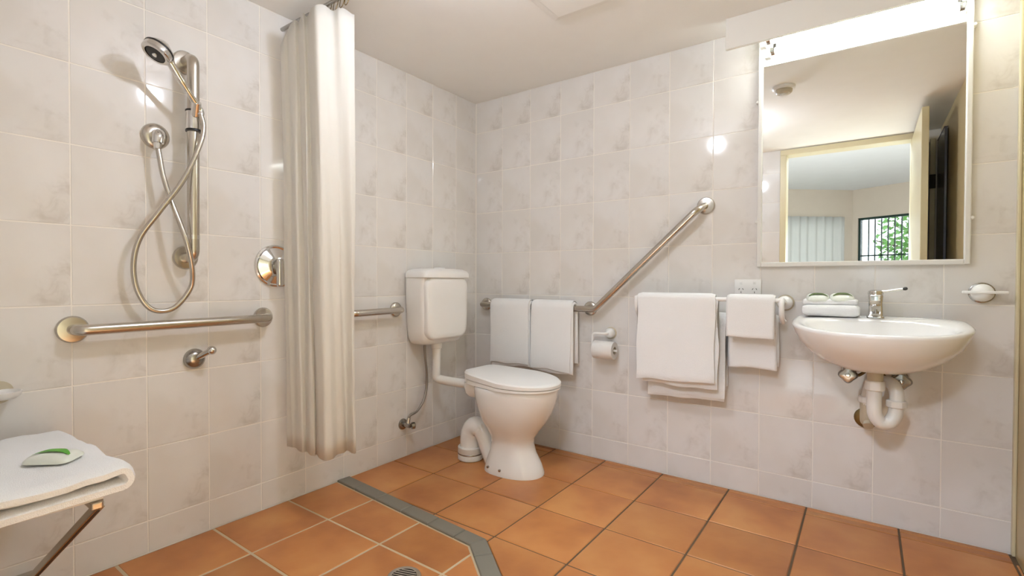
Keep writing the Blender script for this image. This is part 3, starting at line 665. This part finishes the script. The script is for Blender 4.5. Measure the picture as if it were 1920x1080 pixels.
obj('lever', tube(B(), [(2.012, -.078, .902), (2.04, -.084, .906), (2.092, -.095, .917)], [.0065, .005, .0042], 12), 'chrome', lv, 50)
obj('lever_tip', lathe(B(), [(0, -.008), (.005, -.006), (.0065, 0), (.005, .006), (0, .008)], zdir((2.093, -.095, .917), (1, -.15, .2)), 14), 'black', lv, 50)
# waste trap
wt = thing('basin_trap', (2.01, -.1, .385), 'white plastic U-bend waste pipe below the basin', 'pipe')
obj('tail_piece', cyl(B(), (2.008, -.20, .585), (2.008, -.20, .632), .024, 20), 'oldpvc', wt, 40)
obj('union_nut', cyl(B(), (2.008, -.20, .553), (2.008, -.20, .588), .030, 12, ch=.003), 'pvc', wt, 30)
obj('u_bend', tube(B(), spline([(2.006, -.20, .575), (2.006, -.20, .50), (2.010, -.198, .462), (2.027, -.192, .437), (2.050, -.184, .440), (2.066, -.175, .468), (2.070, -.17, .505)], 8), .0225, 20), 'pvc', wt, 70)
obj('union_nut', cyl(B(), (2.070, -.17, .494), (2.070, -.17, .520), .030, 12, ch=.003), 'pvc', wt, 30)
obj('return_bend', tube(B(), spline([(2.070, -.17, .505), (2.070, -.165, .545), (2.058, -.145, .572), (2.030, -.105, .572), (2.000, -.075, .552), (1.988, -.065, .50), (1.986, -.06, .47)], 8), .0215, 20), 'pvc', wt, 70)
obj('union_nut', cyl(B(), (1.986, -.06, .478), (1.986, -.06, .505), .028, 12, ch=.003), 'pvc', wt, 30)
obj('wall_elbow', tube(B(), fillet([(1.986, -.06, .49), (1.986, -.058, .408), (1.988, -.0, .395)], .035), .0225, 18), 'oldpvc', wt, 60)
obj('clean_out', cyl(B(), (1.990, -.052, .412), (1.991, -.078, .392), .017, 16), 'oldpvc', wt, 40)
obj('wall_plate', lathe(B(), [(0, 0), (.040, 0), (.038, .006), (.026, .010), (0, .010)], zdir((1.984, 0, .405), (0, -1, 0)), 26), 'brass', wt, 40)
for nm, x, z, s, lb in (('cistern', 1.926, .583, 1, 'chrome cross-shaped stop tap under the basin, on the towel rail side'), ('right', 2.086, .577, -1, 'chrome cross-shaped stop tap under the basin, on the hook side')):
    v = thing('stop_tap', (x, 0, z-.03), lb, 'tap', 'stop taps under the basin')
    obj('flange', lathe(B(), [(0, 0), (.026, 0), (.024, .005), (0, .006)], zdir((x, 0, z), (0, -1, 0)), 22), 'dchrome', v, 40)
    obj('spindle', cyl(B(), (x, -.004, z), (x, -.085, z), .011, 16), 'brass', v, 40)
    bm = B()
    prof = []
    for yy, k_ in ((-.078, .80), (-.083, 1.0), (-.098, 1.0), (-.106, .82), (-.108, .45)):
        ring = []
        for i in range(40):
            a = 2*PI*i/40; r_ = (.029+.0032*math.cos(4*a))*k_; ring.append(Vector((x+r_*math.cos(a), yy, z+r_*math.sin(a))))
        prof.append(ring)
    loft(bm, prof); hh = obj('handle', bm, 'dchrome', v, 40)
    obj('button', lathe(B(), [(0, 0), (.009, 0), (.007, .004), (0, .005)], zdir((x, -.107, z), (0, -1, 0)), 16), 'chrome', hh, 40)
    obj('supply_pipe', tube(B(), spline([(x, -.06, z), (x+s*.03, -.06, z-.004), (x+s*.055, -.07, z+.02), (x+s*.062, -.075, z+.06)], 6), .0058, 10), 'brass', v, 60)
# folded cloth with two sachets
def slab(bm, cx, cy, z0, z1, hx, hy, r, seed, amp=.003):
    rings = []
    zs = [z0+(z1-z0)*k/6 for k in range(7)]
    for z in zs:
        t = (z-z0)/(z1-z0); ins = r*(1-math.sqrt(max(0, 1-(abs(2*t-1))**3)))
        rg = rrect(cx, cy, hx-ins, hy-ins, max(.006, r), z, 5)
        rings.append([p+Vector((noise.noise(p*18+Vector((seed, 0, 0))), noise.noise(p*18+Vector((0, seed, 5))), noise.noise(p*14)*.6))*amp for p in rg])
    loft(bm, rings); return bm
fc = B(); slab(fc, 1.868, -.088, .8085, .852, .094, .052, .014, 2); slab(fc, 1.866, -.080, .850, .876, .089, .044, .012, 5)
tag(obj('face_cloth', fc, 'towel', None, 60), 'folded white face cloth lying on the basin ledge left of the tap', 'towel')
def sachet(name, label, cx, cy, z, L, W, rz, tilt=0):
    t = thing(name, (cx, cy, z), label, 'sachet', 'toiletry sachets')
    m_ = Matrix.Translation((cx, cy, z)) @ Matrix.Rotation(rz, 4, 'Z') @ Matrix.Rotation(tilt, 4, 'X')
    bm = B(); rings = []
    for k, (s, h) in enumerate(((1, 0), (.97, .004), (.78, .011), (.45, .0145), (.1, .015))):
        rings.append([m_ @ Vector((p.x*s+(p.x*(1-s)*.2), p.y*s, h)) for p in rrect(0, 0, L/2, W/2, W*.28, 0)])
    loft(bm, rings); obj('wrapper', bm, 'palegreen', t, 45)
    bm = B()
    def hgt(x, y):
        q = max(abs(x)/(L/2), abs(y)/(W/2)); return .0155*math.sqrt(max(0, 1-q**2.2))+.0034
    rows = []
    for k in range(17):
        u = k/16; x = (-.40+.80*u)*L; yc = (.10-.9*(u-.5)**2)*W; hw = .15*W*math.sin(PI*(.1+.8*u)); rows.append([(x, yc-hw), (x, yc), (x, yc+hw)])
    V = [[bm.verts.new(m_ @ Vector((x, y, hgt(x, y)))) for x, y in r] for r in rows]
    for a, b in zip(V, V[1:]):
        for i in range(2): bm.faces.new((a[i], a[i+1], b[i+1], b[i]))
    return t, bm
t, bm = sachet('toiletry_sachet', 'pale sachet with green curve on the face cloth, farther from the tap', 1.826, -.100, .876, .078, .058, .10, .40); obj('green_band', bm, 'olive', t, 60)
t, bm = sachet('toiletry_sachet', 'pale sachet with green curve on the face cloth, nearer the tap', 1.905, -.098, .878, .078, .058, .15, .40); obj('green_band', bm, 'olive', t, 60)

# ------------------------------------------------------------------ fold-down shower seat with towel
st = thing('folding_bench', (.3, -2.2, .08), 'fold-down shower bench with slanting steel struts on the left wall', 'bench')
for k in range(5):
    obj('seat_slat', box(B(), (.06+.100*k, YF+.03, .427), (.150+.100*k, -2.055, .439), .004), 'plastic', st)
for y in (-2.07, -2.33):
    obj('side_rail', box(B(), (.012, y-.011, .410), (.560, y+.011, .427), .003), 'steel', st)
a0, a1 = Vector((.545, -2.060, .418)), Vector((.026, -2.105, .052))
for dy in (0, -.245):
    m_ = zdir(a0+Vector((0, dy, 0)), a1-a0, (0, 1, 0)); L = (a1-a0).length
    s_ = obj('strut', box(B(), (-.010, -.008, 0), (.010, .008, L), .0025, 2, m_), 'steel', st)
    obj('strut_channel', box(B(), (-.0112, -.003, .02), (.0112, .003, L-.02), .0, 1, m_), 'darkbrown', s_)
    obj('wall_foot', box(B(), (0, a1.y+dy-.025, .025), (.03, a1.y+dy+.025, .08), .004), 'steel', st)
obj('wall_hinge', box(B(), (0, YF+.04, .40), (.02, -2.05, .437), .004), 'steel', st)
# towel folded double, the fold towards the curtain
bm = B(); rings = []; yF, yO = -2.040, YF+.012; zb, zt = .4560, .4885; rr = (zt-zb)/2; hw = .0148
path = [(yO+(yF-yO)*k/10, zb) for k in range(11)]+[(yF+rr*math.sin(PI*k/8), (zb+zt)/2-rr*math.cos(PI*k/8)) for k in range(1, 8)]+[(yF+(yO-yF)*k/10, zt) for k in range(11)]
def offs(s):
    out = []
    for i, (y, z) in enumerate(path):
        a, b = path[max(0, i-1)], path[min(len(path)-1, i+1)]; dy, dz = b[0]-a[0], b[1]-a[1]; L = math.hypot(dy, dz)
        out.append((y+dz/L*s, z-dy/L*s))
    return out
NX = 26
for s in range(NX+1):
    u = s/NX; x = .07+.515*u; e = min(u, 1-u)*.515; hh = hw*min(1, .45+e/.012*.55)
    lp = offs(hh)+offs(-hh)[::-1]
    ring = []
    for y, z in lp:
        top = 1 if z > .4725 else 0
        nz_ = noise.noise(Vector((x*9, y*9, 1.3)))*.009*top+noise.noise(Vector((x*24, y*24, 4)))*.0045*top
        yy = y+.02*(u-.6)+noise.noise(Vector((x*6, 0, top)))*.008*(1 if y > -2.1 else 0)
        if yy < YF+.004: yy = YF+.004
        ring.append(Vector((x+(y+2.0)*-.10+noise.noise(Vector((y*7, z*9, 2)))*.006, yy, z+nz_+(.004 if top else 0))))
    rings.append(ring)
loft(bm, rings); tag(obj('bath_mat', bm, 'towel', None, 60), 'white towel folded double on the fold-down shower bench', 'towel')
t, bm = sachet('toiletry_sachet', 'pale sachet with bright green band on the shower bench towel', .425, -2.118, .514, .105, .075, .72, .05); obj('green_band', bm, 'green', t, 60)

# ------------------------------------------------------------------ dark shade panels behind the door and bedroom seen in the mirror
rc = thing('shade_panel', (XR-.06, YF, 0), 'slate-grey panels added for the shade behind the open door, seen in the mirror', 'shade_panel')  # slate panels stand in for the shade behind the open leaf
obj('door', box(B(), (DX1+.05, YF+.002, .02), (XR-.062, YF+.022, 1.96), .003), 'slate', rc)  # dark sheet standing for shade on the front wall strip
obj('door', box(B(), (XR-.020, -1.96+.01, .02), (XR-.006, YF+.03, 1.96), .003), 'slate', rc)  # dark sheet standing for shade along the right wall
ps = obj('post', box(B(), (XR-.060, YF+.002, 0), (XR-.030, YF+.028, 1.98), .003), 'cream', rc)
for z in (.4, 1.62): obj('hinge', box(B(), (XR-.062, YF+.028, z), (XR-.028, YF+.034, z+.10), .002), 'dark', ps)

ZB = 2.40
struct('bedroom_floor', box(B(), (-1.5, -7.6, -.10), (3.9, YF-.12, 0)), 'carpet')
struct('bedroom_ceiling', box(B(), (-1.5, -7.6, ZB), (3.9, YF-.0, ZB+.1)), 'bedceil')
struct('wall_bedroom_left', box(B(), (-1.5, -7.6, -.10), (-1.4, YF-.12, ZB)), 'bedwall')
struct('wall_bedroom_right', box(B(), (3.8, -7.6, -.10), (3.9, YF-.12, ZB)), 'bedwall')
struct('wall_bedroom_near', box(B(), (-1.4, YF-.14, -.10), (DX0-.05, YF-.1201, ZB)), 'bedwall')
struct('wall_bedroom_side', box(B(), (DX1+.05, YF-.14, -.10), (3.8, YF-.1201, ZB)), 'bedwall')
def facet(name, a, b, win, th=.14):
    """straight wall from a to b (room on the left of a->b) with one window opening (u0,u1,z0,z1)"""
    a, b = Vector((*a, 0)), Vector((*b, 0)); L = (b-a).length; x = (b-a).normalized(); y = Vector((0, 0, 1)).cross(x)
    m_ = Matrix((x, y, Vector((0, 0, 1)))).transposed().to_4x4(); m_.translation = a
    u0, u1, z0, z1 = win; bm = B()
    for lo, hi in (((-.1, -th, -.1), (u0, 0, ZB)), ((u1, -th, -.1), (L+.1, 0, ZB)), ((u0, -th, -.1), (u1, 0, z0)), ((u0, -th, z1), (u1, 0, ZB))): box(bm, lo, hi, 0, 1, m_)
    struct(name, bm, 'bedwall'); return m_
AP = (1.79, -7.33); RW = (3.85, -6.227); LW = (-1.45, -4.53)
mr = facet('wall_bedroom_window', AP, RW, (.075, .85, .9, 1.945))
ml = facet('wall_bedroom_curtain', LW, AP, (Vector((LW[0]-AP[0], LW[1]-AP[1])).length-1.25, Vector((LW[0]-AP[0], LW[1]-AP[1])).length-.20, .1, 1.95))
w1 = bpy.data.objects.new('window_1', None); C.objects.link(w1); w1['kind'] = 'structure'; w1.location = mr @ Vector((.46, -.05, .9)); ORI[w1] = w1.location.copy()
for lo, hi in (((.075, -.07, .9), (.105, -.02, 1.945)), ((.82, -.07, .9), (.85, -.02, 1.945)), ((.105, -.07, .9), (.82, -.02, .93)), ((.105, -.07, 1.912), (.82, -.02, 1.945)), ((.105, -.065, 1.34), (.82, -.03, 1.36))):
    obj('frame_bar', box(B(), lo, hi, .003, 1, mr), 'barsgreen', w1)
for k in range(1, 8):
    u = .105+.715*k/8; obj('security_bar', box(B(), (u-.008, -.085, .93), (u+.008, -.073, 1.912), 0, 1, mr), 'barsgreen', w1)
obj('pane', box(B(), (.105, -.049, .93), (.82, -.045, 1.912), 0, 1, mr), 'glass', w1)
bm = B(); LL = Vector((LW[0]-AP[0], LW[1]-AP[1])).length; n = 90; rows = []
for z in (.05, .6, 1.2, 1.7, 1.965):
    rows.append([bm.verts.new(ml @ Vector((LL-1.42+1.24*k/n, .06+.022*math.sin(k*.62)+.01*math.sin(k*.23), z))) for k in range(n+1)])
for a, b in zip(rows, rows[1:]):
    for k in range(n): bm.faces.new((a[k], a[k+1], b[k+1], b[k]))
cu = obj('bedroom_curtain', bm, 'sheer', None, 80); cu.modifiers.new('thickness', 'SOLIDIFY').thickness = .002
tag(cu, 'pale pleated window curtain in the bedroom, seen in the mirror', 'curtain')
bl = thing('bedroom_fill_lamp', (1.75, -3.25, 2.28), 'unseen dome lamp added on the bedroom ceiling as fill light', 'light')  # added out of view to fill the lower walls through the doorway
obj('base', lathe(B(), [(0, ZB), (.235, ZB), (.235, ZB-.02), (0, ZB-.02)], Matrix.Translation((1.75, -3.25, 0)), 32), 'plastic', bl, 40)
obj('dome', lathe(B(), [(.22, ZB-.02), (.215, ZB-.05), (.17, ZB-.085), (.09, ZB-.105), (0, ZB-.11)], Matrix.Translation((1.75, -3.25, 0)), 32), 'bedfill', bl, 60)
dl = thing('bedroom_fill_spot', (1.9, -3.0, 2.37), 'unseen spot added in the bedroom ceiling as fill through the doorway', 'light')
obj('trim_ring', lathe(B(), [(.045, ZB), (.045, ZB-.004), (.062, ZB-.008), (.068, ZB)], Matrix.Translation((1.9, -3.0, 0)), 28, False), 'frame', dl, 40)
sp_ = bpy.data.lights.new('fill_spot', 'SPOT'); sp_.energy = 600; sp_.spot_size = math.radians(74); sp_.spot_blend = .6; sp_.shadow_soft_size = .04; sp_.color = (.80, .92, 1.0)  # added spot, bounces off the bedroom floor to brighten the bathroom ceiling
so2 = bpy.data.objects.new('fill_spot_lamp', sp_); C.objects.link(so2); so2.parent = dl; so2.location = (0, 0, .005)
# garden outside the window
struct('garden_ground', box(B(), (-4, -16, -.5), (9, -7.75, -.3)), 'lawn')
def tree(cx, cy, h, r, seed, label):
    rn = random.Random(seed); t = thing('garden_tree', (cx, cy, -.3), label, 'tree')
    bm = B(); tube(bm, spline([(cx, cy, -.3), (cx+.05, cy, h*.4), (cx-.08, cy+.05, h*.75), (cx+.05, cy, h)], 5), [.11, .03], 8)
    for k in range(6):
        a = rn.uniform(0, 6.28); z = h*rn.uniform(.35, .75); tube(bm, spline([(cx, cy, z), (cx+.5*r*math.cos(a), cy+.5*r*math.sin(a), z+.3), (cx+r*math.cos(a), cy+r*math.sin(a), z+.5)], 4), [.045, .012], 6)
    obj('trunk', bm, 'bark', t, 60); bm = B()
    for k in range(1500):
        d = Vector((rn.gauss(0, 1), rn.gauss(0, 1), rn.gauss(0, 1))).normalized()*rn.uniform(.35, 1)**.6
        p = Vector((cx+d.x*r, cy+d.y*r, h*.72+d.z*h*.45)); s = rn.uniform(.05, .10)
        ax = Vector((rn.gauss(0, 1), rn.gauss(0, 1), rn.gauss(0, .6))).normalized(); sd_ = ax.cross(Vector((rn.gauss(0, 1), rn.gauss(0, 1), rn.gauss(0, 1)))).normalized()
        bm.faces.new([bm.verts.new(q) for q in (p-ax*s, p+sd_*s*.45, p+ax*s, p-sd_*s*.45)])
    o = obj('foliage', bm, 'leaf', t); o['kind'] = 'stuff'
tree(3.1, -11.6, 2.6, 1.0, 1, 'leafy garden tree nearer the left of the barred window, seen in the mirror')
tree(4.9, -13.2, 3.2, 1.2, 5, 'leafy garden tree farther to the right, seen in the mirror')
